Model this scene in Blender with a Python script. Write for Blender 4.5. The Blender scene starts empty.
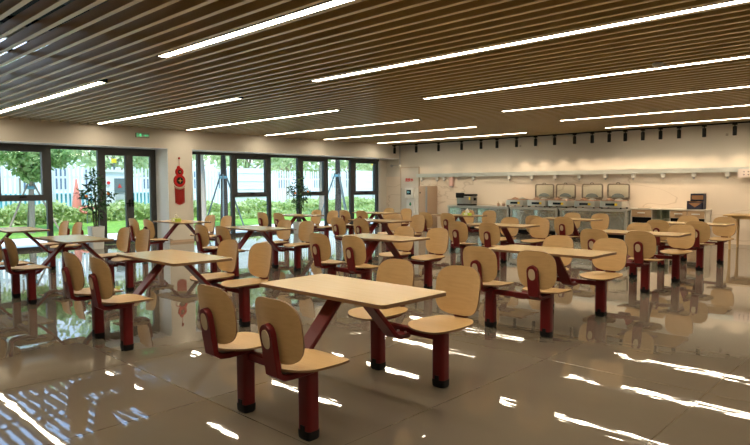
import bpy, bmesh, math, random
from mathutils import Vector, Matrix
random.seed(7)
C = bpy.context.scene.collection
SC = bpy.context.scene
PI = math.pi

# ------------------------------------------------------------------ camera
F_PX = 605.71
pitch, yaw, roll = math.radians(-3.431), math.radians(-43.672), math.radians(-0.2245)
cam_d = bpy.data.cameras.new('camera'); cam = bpy.data.objects.new('camera', cam_d); C.objects.link(cam)
cam_d.sensor_width = 36; cam_d.lens = F_PX / 750 * 36; cam_d.clip_end = 300
fw = Vector((math.sin(yaw)*math.cos(pitch), math.cos(yaw)*math.cos(pitch), math.sin(pitch)))
r0 = Vector((math.cos(yaw), -math.sin(yaw), 0)); u0 = r0.cross(fw)
rr = math.cos(roll)*r0 + math.sin(roll)*u0; uu = -math.sin(roll)*r0 + math.cos(roll)*u0
M3 = Matrix((rr, uu, -fw)).transposed().to_4x4()
cam.matrix_world = Matrix.Translation((0, 0, 1.4205)) @ M3
SC.camera = cam

# ------------------------------------------------------------------ world, sun, exposure
SKY = 1.5; SUN = 2.8; STRIP = 19.0; SPOT = 17.0
w = bpy.data.worlds.new('world'); SC.world = w; w.use_nodes = True
nt = w.node_tree; nt.nodes.clear()
out = nt.nodes.new('ShaderNodeOutputWorld'); bg = nt.nodes.new('ShaderNodeBackground')
tc = nt.nodes.new('ShaderNodeTexCoord'); sep = nt.nodes.new('ShaderNodeSeparateXYZ'); rmp = nt.nodes.new('ShaderNodeValToRGB')
nt.links.new(tc.outputs['Generated'], sep.inputs[0]); nt.links.new(sep.outputs['Z'], rmp.inputs[0])
rmp.color_ramp.elements[0].position = 0.0; rmp.color_ramp.elements[0].color = (1.0, 1.0, 0.97, 1)
rmp.color_ramp.elements[1].position = 0.32; rmp.color_ramp.elements[1].color = (0.34, 0.60, 1.0, 1)
nt.links.new(rmp.outputs[0], bg.inputs[0]); bg.inputs[1].default_value = SKY
nt.links.new(bg.outputs[0], out.inputs[0])
sd = bpy.data.lights.new('sun', 'SUN'); sun = bpy.data.objects.new('sun', sd); C.objects.link(sun)
sd.energy = SUN; sd.angle = math.radians(8); sd.color = (1, 0.95, 0.86)
sun.rotation_euler = Vector((-0.30, 0.22, -0.93)).to_track_quat('-Z', 'Y').to_euler()
sun.location = (-16, 0, 20)
SC.view_settings.view_transform = 'Standard'; SC.view_settings.look = 'None'
SC.view_settings.gamma = 1; SC.view_settings.exposure = 0.88
SC.view_settings.use_curve_mapping = False
SC.cycles.use_denoising = True
SC.cycles.max_bounces = 8; SC.cycles.diffuse_bounces = 4; SC.cycles.glossy_bounces = 4; SC.cycles.transparent_max_bounces = 16
SC.cycles.sample_clamp_indirect = 4.0

# ------------------------------------------------------------------ materials
MATS = {}
def mat(name, col, rough=0.5, metal=0.0, emit=None, es=0.0, spec=0.5, noise=None, bump=None, coat=0.0):
    """noise=(scale vec, amount, darker colour), bump=(scale vec, strength, distance)"""
    if name in MATS: return MATS[name]
    m = bpy.data.materials.new(name); m.use_nodes = True; n = m.node_tree
    b = n.nodes['Principled BSDF']
    b.inputs['Base Color'].default_value = (*col, 1); b.inputs['Roughness'].default_value = rough
    b.inputs['Metallic'].default_value = metal; b.inputs['Specular IOR Level'].default_value = spec
    if coat: b.inputs['Coat Weight'].default_value = coat; b.inputs['Coat Roughness'].default_value = 0.1
    if emit: b.inputs['Emission Color'].default_value = (*emit, 1); b.inputs['Emission Strength'].default_value = es
    if noise or bump:
        t = n.nodes.new('ShaderNodeTexCoord')
    if noise:
        mp = n.nodes.new('ShaderNodeMapping'); mp.inputs['Scale'].default_value = noise[0]
        nz = n.nodes.new('ShaderNodeTexNoise'); nz.inputs['Scale'].default_value = 1.0; nz.inputs['Detail'].default_value = 4
        cr = n.nodes.new('ShaderNodeValToRGB'); cr.color_ramp.elements[0].position = 0.5-noise[1]; cr.color_ramp.elements[1].position = 0.5+noise[1]
        cr.color_ramp.elements[0].color = (*noise[2], 1); cr.color_ramp.elements[1].color = (*col, 1)
        n.links.new(t.outputs['Object'], mp.inputs[0]); n.links.new(mp.outputs[0], nz.inputs['Vector'])
        n.links.new(nz.outputs['Fac'], cr.inputs[0]); n.links.new(cr.outputs[0], b.inputs['Base Color'])
    if bump:
        mp = n.nodes.new('ShaderNodeMapping'); mp.inputs['Scale'].default_value = bump[0]
        nz = n.nodes.new('ShaderNodeTexNoise'); nz.inputs['Scale'].default_value = 1.0; nz.inputs['Detail'].default_value = 2
        bp = n.nodes.new('ShaderNodeBump'); bp.inputs['Strength'].default_value = bump[1]; bp.inputs['Distance'].default_value = bump[2]
        n.links.new(t.outputs['Object'], mp.inputs[0]); n.links.new(mp.outputs[0], nz.inputs['Vector'])
        n.links.new(nz.outputs['Fac'], bp.inputs['Height']); n.links.new(bp.outputs[0], b.inputs['Normal'])
    MATS[name] = m
    return m

wood = mat('light_ply', (0.62, 0.405, 0.185), 0.42, noise=((3, 60, 60), 0.25, (0.54, 0.34, 0.145)))
wood_top = mat('light_laminate', (0.62, 0.43, 0.205), 0.20, noise=((3, 50, 50), 0.25, (0.56, 0.38, 0.17)))
ply_edge = mat('ply_edge', (0.20, 0.105, 0.045), 0.5)
inlay_m = mat('pale_inlay', (0.56, 0.44, 0.29), 0.5)
red = mat('red_metal', (0.13, 0.008, 0.009), 0.36, spec=0.3)
rubber = mat('black_rubber', (0.008, 0.008, 0.009), 0.5, spec=0.2)
paint = mat('beige_paint', (0.64, 0.595, 0.52), 0.7)
white_paint = mat('white_paint', (0.92, 0.94, 0.95), 0.55)
plaster = mat('outer_plaster', (0.45, 0.44, 0.42), 0.8)
slat_lit_edge = mat('slat_lit_edge', (0.76, 0.62, 0.38), 0.3)  # paler, glossier slat undersides: the light they catch is put into the colour
slat_m = mat('slat_wood', (0.54, 0.38, 0.16), 0.42, noise=((2, 30, 30), 0.3, (0.46, 0.31, 0.12)), spec=0.2)
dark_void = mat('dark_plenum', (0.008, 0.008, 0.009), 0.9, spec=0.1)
duct_m = mat('duct_metal', (0.05, 0.055, 0.06), 0.6, 0.3)
frame_m = mat('window_frame', (0.045, 0.047, 0.05), 0.45)
strip_m = mat('strip_diffuser', (0.9, 0.88, 0.85), 0.5, emit=(1.0, 0.86, 0.64), es=STRIP)
alu = mat('aluminium', (0.45, 0.45, 0.46), 0.35, 0.8)
black = mat('black_satin', (0.006, 0.006, 0.006), 0.5, spec=0.2)
steel = mat('brushed_steel', (0.60, 0.62, 0.60), 0.28, 0.7, bump=((2, 2, 60), 0.1, 0.01))
steel_panel = mat('steel_panel', (0.58, 0.64, 0.60), 0.16, 0.75, bump=((5, 5, 3), 0.6, 0.02))
cop = mat('warm_steel', (0.55, 0.36, 0.26), 0.3, 0.7)
white_pl = mat('white_plastic', (0.75, 0.74, 0.70), 0.4)
pink_pl = mat('pink_plastic', (0.75, 0.50, 0.44), 0.4)
tan_m = mat('tan_panel', (0.50, 0.36, 0.25), 0.5)
green_m = mat('green_mark', (0.02, 0.22, 0.10), 0.5)
yellow = mat('yellow_sticker', (0.85, 0.62, 0.03), 0.5)
screen_m = mat('dark_screen', (0.01, 0.02, 0.03), 0.2)
red_letter = mat('red_lettering', (0.65, 0.05, 0.04), 0.5)
red_cloth = mat('red_cloth', (0.40, 0.012, 0.010), 0.7, spec=0.2)
gold = mat('gold_thread', (0.50, 0.27, 0.06), 0.5)
cream = mat('cream_cloth', (0.62, 0.50, 0.36), 0.7)
pot_m = mat('white_ceramic', (0.68, 0.70, 0.70), 0.3)
mark_m = mat('grey_painting', (0.12, 0.17, 0.18), 0.6)
soil = mat('soil', (0.03, 0.02, 0.012), 0.9)
bark = mat('bark', (0.36, 0.29, 0.24), 0.9, bump=((20, 20, 6), 0.6, 0.02))
dark_bark = mat('dark_bark', (0.05, 0.04, 0.035), 0.9)
pole_m = mat('support_pole', (0.30, 0.24, 0.19), 0.8)
grey_pole = mat('grey_pole', (0.13, 0.17, 0.18), 0.7)
wrap = mat('blue_wrap', (0.16, 0.36, 0.44), 0.7)
orange = mat('orange_fruit', (0.75, 0.22, 0.03), 0.5)
coral = mat('coral_plastic', (0.80, 0.25, 0.18), 0.5)
fence_m = mat('white_fence', (0.80, 0.84, 0.86), 0.5)
screen_white = mat('white_screen', (0.85, 0.87, 0.88), 0.6)
cyan_m = mat('cyan_board', (0.12, 0.48, 0.62), 0.6)
bld = mat('pale_building', (0.62, 0.72, 0.80), 0.8)
bld_win = mat('building_window', (0.08, 0.13, 0.20), 0.2)
cabinet_wood = mat('drawer_wood', (0.52, 0.34, 0.19), 0.5)
cab_white = mat('cabinet_white', (0.74, 0.68, 0.58), 0.4)
cab_green = mat('green_shelf', (0.36, 0.40, 0.28), 0.6)
navy = mat('navy_box', (0.02, 0.022, 0.05), 0.5)
rattan = mat('rattan', (0.34, 0.17, 0.07), 0.7)
oak = mat('oak', (0.60, 0.38, 0.15), 0.45)
panel_gray = mat('grey_cabinet', (0.16, 0.20, 0.20), 0.5)
exit_green = mat('exit_green', (0.02, 0.3, 0.1), 0.5, emit=(0.15, 0.95, 0.4), es=0.6)
exit_box = mat('exit_box', (0.30, 0.32, 0.24), 0.4)
sign_m = mat('sign_board', (0.74, 0.64, 0.60), 0.5)
ink = mat('sign_ink', (0.10, 0.06, 0.10), 0.6)
tissue_m = mat('tissue', (0.85, 0.82, 0.75), 0.8)
lime = mat('lime_print', (0.45, 0.60, 0.06), 0.6)
paving = mat('concrete_paving', (0.80, 0.76, 0.72), 0.8, noise=((3, 3, 3), 0.3, (0.70, 0.67, 0.63)))
lawn_m = mat('lawn_grass', (0.30, 0.52, 0.08), 0.9, noise=((6, 6, 6), 0.2, (0.16, 0.34, 0.05)), bump=((40, 40, 40), 1.0, 0.05))

def leaf_mat(name, a, b, c):
    m = bpy.data.materials.new(name); m.use_nodes = True; n = m.node_tree
    p = n.nodes['Principled BSDF']; p.inputs['Roughness'].default_value = 0.6
    g = n.nodes.new('ShaderNodeNewGeometry'); r = n.nodes.new('ShaderNodeValToRGB')
    r.color_ramp.elements[0].color = (*a, 1); r.color_ramp.elements[1].color = (*c, 1)
    e = r.color_ramp.elements.new(0.5); e.color = (*b, 1)
    n.links.new(g.outputs['Random Per Island'], r.inputs[0]); n.links.new(r.outputs[0], p.inputs['Base Color'])
    tr = n.nodes.new('ShaderNodeBsdfTranslucent'); n.links.new(r.outputs[0], tr.inputs[0])
    mx = n.nodes.new('ShaderNodeMixShader'); mx.inputs[0].default_value = 0.4
    n.links.new(p.outputs[0], mx.inputs[1]); n.links.new(tr.outputs[0], mx.inputs[2])
    n.links.new(mx.outputs[0], n.nodes['Material Output'].inputs[0])
    return m
leaf_tree = leaf_mat('tree_leaves', (0.18, 0.32, 0.10), (0.32, 0.48, 0.17), (0.54, 0.66, 0.32))
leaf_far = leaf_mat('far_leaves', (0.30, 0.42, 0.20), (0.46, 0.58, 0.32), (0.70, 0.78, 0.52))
leaf_hedge = leaf_mat('hedge_leaves', (0.34, 0.46, 0.14), (0.56, 0.66, 0.28), (0.80, 0.84, 0.52))
leaf_pot = leaf_mat('pot_leaves', (0.012, 0.045, 0.02), (0.035, 0.10, 0.04), (0.13, 0.24, 0.10))

glass = bpy.data.materials.new('pane_glass'); glass.use_nodes = True
n = glass.node_tree; n.nodes.clear()
o_ = n.nodes.new('ShaderNodeOutputMaterial'); tr = n.nodes.new('ShaderNodeBsdfTransparent'); gl = n.nodes.new('ShaderNodeBsdfGlossy')
fr = n.nodes.new('ShaderNodeFresnel'); fr.inputs[0].default_value = 1.3; mx = n.nodes.new('ShaderNodeMixShader')
tr.inputs[0].default_value = (0.93, 0.97, 0.96, 1); gl.inputs['Roughness'].default_value = 0.02
n.links.new(fr.outputs[0], mx.inputs[0]); n.links.new(tr.outputs[0], mx.inputs[1]); n.links.new(gl.outputs[0], mx.inputs[2]); n.links.new(mx.outputs[0], o_.inputs[0])

# polished tile floor: pale brown tiles, thin joints, slight unevenness of the polish
floor_m = bpy.data.materials.new('polished_tiles'); floor_m.use_nodes = True
n = floor_m.node_tree; b = n.nodes['Principled BSDF']
t = n.nodes.new('ShaderNodeTexCoord'); mp = n.nodes.new('ShaderNodeMapping')
mp.inputs['Location'].default_value = (1.17, 0.3, 0)
br = n.nodes.new('ShaderNodeTexBrick'); br.offset = 0; br.squash = 1
br.inputs['Scale'].default_value = 1; br.inputs['Brick Width'].default_value = 1.2; br.inputs['Row Height'].default_value = 2.4
br.inputs['Mortar Size'].default_value = 0.0035; br.inputs['Mortar Smooth'].default_value = 0.0
br.inputs['Color1'].default_value = (0.225, 0.188, 0.145, 1); br.inputs['Color2'].default_value = (0.24, 0.20, 0.155, 1)
br.inputs['Mortar'].default_value = (0.12, 0.10, 0.075, 1)
n.links.new(t.outputs['Object'], mp.inputs[0]); n.links.new(mp.outputs[0], br.inputs['Vector'])
nz = n.nodes.new('ShaderNodeTexNoise'); nz.inputs['Scale'].default_value = 0.9; nz.inputs['Detail'].default_value = 5
mixc = n.nodes.new('ShaderNodeMixRGB'); mixc.blend_type = 'MULTIPLY'; mixc.inputs[0].default_value = 0.35
n.links.new(t.outputs['Object'], nz.inputs['Vector']); n.links.new(br.outputs[0], mixc.inputs[1]); n.links.new(nz.outputs[0], mixc.inputs[2])
n.links.new(mixc.outputs[0], b.inputs['Base Color'])
b.inputs['Roughness'].default_value = 0.02; b.inputs['IOR'].default_value = 1.8
mp2 = n.nodes.new('ShaderNodeMapping'); mp2.inputs['Rotation'].default_value = (0, 0, math.radians(-35)); mp2.inputs['Scale'].default_value = (2.4, 9.0, 1)
n2 = n.nodes.new('ShaderNodeTexNoise'); n2.inputs['Scale'].default_value = 1.0; n2.inputs['Detail'].default_value = 2.0
bp = n.nodes.new('ShaderNodeBump'); bp.inputs['Strength'].default_value = 1.0; bp.inputs['Distance'].default_value = 0.00052
n.links.new(t.outputs['Object'], mp2.inputs[0]); n.links.new(mp2.outputs[0], n2.inputs['Vector']); n.links.new(n2.outputs['Fac'], bp.inputs['Height'])
bp2 = n.nodes.new('ShaderNodeBump'); bp2.inputs['Strength'].default_value = 0.2; bp2.inputs['Distance'].default_value = 0.002; bp2.invert = True
n.links.new(br.outputs['Fac'], bp2.inputs['Height']); n.links.new(bp.outputs[0], bp2.inputs['Normal'])
n.links.new(bp2.outputs[0], b.inputs['Normal'])

# marble veneer for the lower back wall
marble = bpy.data.materials.new('beige_marble'); marble.use_nodes = True
n = marble.node_tree; b = n.nodes['Principled BSDF']; b.inputs['Roughness'].default_value = 0.12
t = n.nodes.new('ShaderNodeTexCoord'); mp = n.nodes.new('ShaderNodeMapping'); mp.inputs['Rotation'].default_value = (0, math.radians(35), 0); mp.inputs['Scale'].default_value = (0.35, 0.5, 1.2)
nz = n.nodes.new('ShaderNodeTexNoise'); nz.inputs['Scale'].default_value = 0.9; nz.inputs['Detail'].default_value = 3; nz.inputs['Distortion'].default_value = 0.3
n.links.new(t.outputs['Object'], mp.inputs[0]); n.links.new(mp.outputs[0], nz.inputs['Vector'])
sb = n.nodes.new('ShaderNodeMath'); sb.operation = 'SUBTRACT'; sb.inputs[1].default_value = 0.5
ab = n.nodes.new('ShaderNodeMath'); ab.operation = 'ABSOLUTE'
cr = n.nodes.new('ShaderNodeValToRGB'); cr.color_ramp.elements[0].position = 0; cr.color_ramp.elements[1].position = 0.006
cr.color_ramp.elements[0].color = (0.60, 0.50, 0.40, 1); cr.color_ramp.elements[1].color = (0.78, 0.68, 0.57, 1)
n.links.new(nz.outputs['Fac'], sb.inputs[0]); n.links.new(sb.outputs[0], ab.inputs[0]); n.links.new(ab.outputs[0], cr.inputs[0])
n.links.new(cr.outputs[0], b.inputs['Base Color'])

# ------------------------------------------------------------------ mesh helpers
class MB:
    def __init__(s): s.v = []; s.f = []; s.mi = []
    def add(s, vs, fs, mi=0):
        o = len(s.v); s.v += [tuple(p) for p in vs]; s.f += [tuple(i+o for i in f) for f in fs]; s.mi += [mi]*len(fs); return s
    def box(s, x0, x1, y0, y1, z0, z1, mi=0):
        vs = [(x, y, z) for z in (z0, z1) for y in (y0, y1) for x in (x0, x1)]
        return s.add(vs, [(0, 2, 3, 1), (4, 5, 7, 6), (0, 1, 5, 4), (2, 6, 7, 3), (0, 4, 6, 2), (1, 3, 7, 5)], mi)
    def bevbox(s, x0, x1, y0, y1, z0, z1, r=0.01, mi=0, seg=3):
        """box with rounded vertical corners and a small chamfer on top and bottom"""
        def ring(rad, ins, z):
            pts = []
            for cx, cy, a0 in ((x1-r, y1-r, 0), (x0+r, y1-r, 90), (x0+r, y0+r, 180), (x1-r, y0+r, 270)):
                for k in range(seg+1):
                    a = math.radians(a0+90*k/seg); pts.append((cx+(rad)*math.cos(a), cy+(rad)*math.sin(a), z))
            return pts
        c = min(r*0.4, (z1-z0)*0.3)
        return s.loft([ring(r-c, 0, z0), ring(r, 0, z0+c), ring(r, 0, z1-c), ring(r-c, 0, z1)], mi)
    def loft(s, rings, mi=0, cap=True):
        n_ = len(rings[0]); vs = [p for r in rings for p in r]; fs = []
        for i in range(len(rings)-1):
            for k in range(n_):
                a = i*n_+k; b_ = i*n_+(k+1) % n_; fs.append((a, b_, b_+n_, a+n_))
        if cap: fs.append(tuple(range(n_))[::-1]); fs.append(tuple(range((len(rings)-1)*n_, len(rings)*n_)))
        return s.add(vs, fs, mi)
    def tube(s, pts, rad, n_=8, mi=0):
        pts = [Vector(p) for p in pts]; rings = []
        rads = rad if isinstance(rad, (list, tuple)) else [rad]*len(pts)
        for i, p in enumerate(pts):
            d = (pts[min(i+1, len(pts)-1)]-pts[max(i-1, 0)]).normalized()
            a = Vector((0, 0, 1)) if abs(d.z) < 0.9 else Vector((1, 0, 0))
            x = d.cross(a).normalized(); y = d.cross(x).normalized()
            rings.append([p+rads[i]*(math.cos(2*PI*k/n_)*x+math.sin(2*PI*k/n_)*y) for k in range(n_)])
        return s.loft(rings, mi)
    def lathe(s, prof, cx=0, cy=0, n_=20, mi=0):
        return s.loft([[(cx+r*math.cos(2*PI*k/n_), cy+r*math.sin(2*PI*k/n_), z) for k in range(n_)] for r, z in prof], mi)
    def ball(s, c, r, n_=8, mi=0, sz=1.0):
        return s.loft([[(c[0]+r*math.sin(a)*math.cos(2*PI*k/n_), c[1]+r*math.sin(a)*math.sin(2*PI*k/n_), c[2]-r*sz*math.cos(a)) for k in range(n_)] for a in [PI*(i+0.25)/6.5 for i in range(7)]], mi)
    def plate(s, outline, surf, thick, rings=6, mi_top=0, mi_edge=1, hole=None):
        """outline(a)->(u,v) closed curve; surf(u,v)->(point, normal); a curved board of the given thickness"""
        N = len(outline); top = []; bot = []
        for k in range(rings, 0, -1):
            f = k/rings
            for (u, v) in outline:
                p, nn = surf(u*f, v*f); top.append(Vector(p)+Vector(nn)*thick/2); bot.append(Vector(p)-Vector(nn)*thick/2)
        p, nn = surf(0, 0); ct = Vector(p)+Vector(nn)*thick/2; cb = Vector(p)-Vector(nn)*thick/2
        o = len(top); vs = top+[ct]+bot+[cb]; fs = []; mi = []
        for r in range(rings-1):
            for k in range(N):
                a = r*N+k; b_ = r*N+(k+1) % N
                fs.append((a, b_, b_+N, a+N)); mi.append(mi_top)
                fs.append((o+1+a, o+1+a+N, o+1+b_+N, o+1+b_)); mi.append(mi_top)
        for k in range(N):
            a = (rings-1)*N+k; b_ = (rings-1)*N+(k+1) % N
            fs.append((a, b_, o)); mi.append(mi_top); fs.append((o+1+b_, o+1+a, 2*o+1)); mi.append(mi_top)
            fs.append((k, o+1+k, o+1+(k+1) % N, (k+1) % N)); mi.append(mi_edge)
        q = len(s.v); s.v += [tuple(x) for x in vs]; s.f += [tuple(i+q for i in f) for f in fs]; s.mi += mi
        return s
    def strap(s, path, widths, thick, mi=0):
        """flat bar bent along a path in the YZ plane, centred on x=0, width along X"""
        P = [Vector((0, y, z)) for y, z in path]; rings = []
        for i, p in enumerate(P):
            d = (P[min(i+1, len(P)-1)]-P[max(i-1, 0)]).normalized(); nn = Vector((0, -d.z, d.y))
            hw = widths[i]/2; c = min(0.006, hw*0.5); t = thick/2
            rings.append([p+Vector((x, 0, 0))+nn*q for x, q in ((-hw, -t+c), (-hw+c, -t), (hw-c, -t), (hw, -t+c), (hw, t-c), (hw-c, t), (-hw+c, t), (-hw, t-c))])
        return s.loft(rings, mi)
    def build(s, name, mats, parent=None, loc=(0, 0, 0), smooth=True, rot=0):
        me = bpy.data.meshes.new(name); me.from_pydata(s.v, [], s.f)
        if not isinstance(mats, (list, tuple)): mats = [mats]
        for m in mats: me.materials.append(m)
        if len(mats) > 1: me.polygons.foreach_set('material_index', s.mi)
        me.update()
        if len(s.f) < 60000:
            bm = bmesh.new(); bm.from_mesh(me); bmesh.ops.recalc_face_normals(bm, faces=bm.faces); bm.to_mesh(me); bm.free()
        if smooth:
            me.polygons.foreach_set('use_smooth', [True]*len(me.polygons)); me.set_sharp_from_angle(angle=math.radians(35))
        o = bpy.data.objects.new(name, me); C.objects.link(o); o.location = loc; o.rotation_euler = (0, 0, rot)
        if parent: o.parent = parent
        return o
def tag(o, label=None, cat=None, group=None, kind=None):
    if label: o['label'] = label
    if cat: o['category'] = cat
    if group: o['group'] = group
    if kind: o['kind'] = kind
    return o
def empty(name, loc, label, cat, group=None, rot=0):
    o = bpy.data.objects.new(name, None); C.objects.link(o); o.location = loc; o.rotation_euler = (0, 0, rot); o.empty_display_size = 0.1
    return tag(o, label, cat, group)
def copy_tree(o, parent=None):
    c = o.copy(); C.objects.link(c)
    if parent: c.parent = parent
    for ch in list(o.children): copy_tree(ch, c)
    return c
def S(o, label=None): return tag(o, label, None, None, 'structure')
ORD = ['first', 'second', 'third', 'fourth', 'fifth', 'sixth', 'seventh', 'eighth', 'ninth', 'tenth', 'eleventh', 'twelfth', 'thirteenth',
       'fourteenth', 'fifteenth', 'sixteenth', 'seventeenth', 'eighteenth']

# ------------------------------------------------------------------ setting: shell
XW, XO = -14.4, -15.1          # inner wall face, window plane
YB = 16.4; XR = 5.0; YF = -4.0; ZC = 2.86; ZR = 5.0
S(MB().box(-15.25, XR, YF, YB, -0.2, 0).build('floor', floor_m, smooth=False), 'polished pale brown tiled floor of the canteen')
m = MB().box(-15.25, XR+0.2, YB, YB+0.2, 1.76, ZR); S(m.build('wall_back', paint, smooth=False), 'plain beige wall above the steel ledge')
S(MB().box(-15.25, XR+0.2, YB-0.02, YB+0.2, 0, 1.76).build('wall_back_marble', marble, smooth=False), 'veined beige marble wall behind the serving counters')
S(MB().box(XR, XR+0.2, YF, YB, 0, ZR).build('wall_right', paint, smooth=False))
S(MB().box(-15.25, XR+0.2, YF-0.2, YF, 0, ZR).build('wall_front', paint, smooth=False))
m = MB()                                                  # window wall: soffit, pier, solid ends
m.box(XO-0.15, XW, YF, YB, 2.40, 2.98); m.box(XO-0.15, XW, 7.52, 8.19, 0, 2.40); m.box(XO-0.15, XW, YF, 0.9, 0, 2.40)
m.box(XO-0.15, XO+0.05, 16.0, YB, 0, 2.40); m.box(XO-0.15, XO-0.02, 9.0, YB, 2.98, ZR); m.box(XO-0.15, XO-0.02, YF, YB, 4.7, ZR)
S(m.build('wall_left', paint, smooth=False), 'beige window wall with a deep soffit and a broad pier')
m = MB()                                                  # bright painted reveals lining the openings
m.box(XO-0.02, XW-0.012, 7.508, 7.52, 0, 2.40); m.box(XO-0.02, XW-0.012, 8.19, 8.202, 0, 2.40)
m.box(XO-0.02, XW-0.004, 0.9, 7.508, 2.388, 2.40); m.box(XO-0.02, XW-0.004, 8.202, 16.38, 2.388, 2.40)
S(m.build('trim_1', white_paint, smooth=False), 'white painted reveals around the window openings')
S(MB().box(XW, XW+0.012, 7.52, 8.19, 0, 0.06).build('baseboard_left', tan_m, smooth=False))
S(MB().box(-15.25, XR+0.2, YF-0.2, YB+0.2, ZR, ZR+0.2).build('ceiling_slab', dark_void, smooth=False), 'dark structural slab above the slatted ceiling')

# slatted ceiling: boards on edge running parallel to the back wall
m = MB(); k = -19
while k*0.2 < 16.3:
    y = k*0.2
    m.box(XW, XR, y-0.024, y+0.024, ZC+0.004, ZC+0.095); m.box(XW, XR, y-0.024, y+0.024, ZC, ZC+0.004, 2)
    k += 1
for i in range(13):
    x = -13.8+i*1.5; m.box(x-0.02, x+0.02, YF, YB-0.05, ZC+0.095, ZC+0.13, 1)
S(m.build('ceiling', [slat_m, dark_void, slat_lit_edge], smooth=False), 'open ceiling of narrow brown wooden slats')
# services in the void above the slats
for (x, zz, wd, lab) in ((-8.5, 3.9, 0.7, 'dark duct in the void above the slats, nearer the windows'), (-3.2, 3.8, 0.5, 'dark duct in the void above the slats, nearer the viewer')):
    mm = MB().box(x-wd/2, x+wd/2, YF+0.3, 14.0, zz, zz+0.4)
    for q in range(9): mm.box(x-wd/2-0.03, x+wd/2+0.03, -3+q*2.0, -2.95+q*2.0, zz-0.03, zz+0.43)
    d = mm.build('duct', duct_m, smooth=False); S(d, lab)

# upper glazing above the ceiling line
m = MB()
for i in range(10):
    y = YF+i*1.44; m.box(XO-0.08, XO, y-0.04, y+0.04, 2.98, 4.7)
m.box(XO-0.08, XO, YF, 9.0, 3.8, 3.86)
S(m.build('window_4', frame_m, smooth=False), 'high glazing above the slatted ceiling')

# ------------------------------------------------------------------ windows and doors
ZH, ZT0, ZT1 = 2.36, 1.12, 1.29
def fr_box(m, y0, y1, z0, z1, d=0.04): return m.box(XO-d, XO+d, y0, y1, z0, z1)
def rect_frame(m, y0, y1, z0, z1, wd, d):
    fr_box(m, y0, y0+wd, z0, z1, d); fr_box(m, y1-wd, y1, z0, z1, d); fr_box(m, y0+wd, y1-wd, z0, z0+wd, d); fr_box(m, y0+wd, y1-wd, z1-wd, z1, d)
def pane(par, y0, y1, z0, z1): return MB().box(XO-0.004, XO+0.004, y0, y1, z0, z1).build('pane', glass, par, smooth=False)
def handle(par, y, z): return MB().box(XO+0.05, XO+0.085, y-0.07, y+0.07, z-0.012, z+0.012).box(XO+0.04, XO+0.06, y-0.02, y+0.02, z-0.02, z+0.02).build('window_handle', black, par, smooth=False)
def window(name, y0, y1, mulls, sashes, label):
    m = MB(); fr_box(m, y0, y1, ZH, 2.388); fr_box(m, y0, y1, 2.31, ZH); fr_box(m, y0, y1, 0, 0.07)
    for a, b_ in mulls: fr_box(m, a, b_, 0.07, 2.31, 0.05)
    for (a, b_) in sashes: fr_box(m, a, b_, ZT0, ZT0+0.05, 0.05)
    root = m.build(name, frame_m, smooth=False); S(root, label)
    edges = sorted([y0]+[q for ab_ in mulls for q in ab_]+[y1])
    for i in range(0, len(edges), 2):
        a, b_ = edges[i], edges[i+1]
        if b_-a < 0.03: continue
        if any(abs(a-sa) < 0.02 for sa, _ in sashes):
            sh = MB(); rect_frame(sh, a, b_, ZT0+0.05, 2.31, 0.085, 0.06); so = sh.build('sash', frame_m, root, smooth=False)
            pane(root, a, b_, 0.07, ZT0); pane(so, a+0.085, b_-0.085, ZT0+0.135, 2.225); handle(so, (a+b_)/2, ZT0+0.09)
        else: pane(root, a, b_, 0.07, 2.31)
    return root
window('window_1', 0.9, 6.04, [(1.85, 1.97), (2.75, 2.85), (3.74, 3.86), (4.87, 4.98)], [(1.97, 2.75), (3.86, 4.87)],
       'dark framed window left of the glass doors, with an opening upper sash')
window('window_2', 8.202, 16.0, [(8.72, 8.81), (9.80, 9.90), (11.08, 11.19), (12.24, 12.36), (13.42, 13.52), (14.56, 14.72), (15.86, 15.94)],
       [(9.90, 11.08), (12.36, 13.42), (14.72, 15.86)], 'wide dark framed window right of the pier, three upper sashes')
def door(name, y0, y1, hy, label):
    m = MB(); rect_frame(m, y0, y1, 0.01, 2.30, 0.095, 0.045); root = m.build(name, frame_m, smooth=False); S(root, label)
    pane(root, y0+0.095, y1-0.095, 0.105, 2.205)
    MB().box(XO+0.05, XO+0.09, hy-0.1, hy+0.02, 1.0, 1.025).box(XO+0.04, XO+0.055, hy-0.02, hy+0.03, 0.93, 1.1).build('door_handle', black, root, smooth=False)
m = MB(); fr_box(m, 6.04, 6.12, 0, 2.388, 0.05); fr_box(m, 7.46, 7.508, 0, 2.388, 0.05); fr_box(m, 6.12, 7.46, 2.30, 2.388, 0.05)
S(m.build('trim_2', frame_m, smooth=False), 'dark door frame')
door('door_1', 6.12, 6.81, 6.79, 'left glazed leaf of the dark framed doors, with lever handle')
door('door_2', 6.81, 7.46, 6.87, 'right glazed leaf of the dark framed doors')

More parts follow.
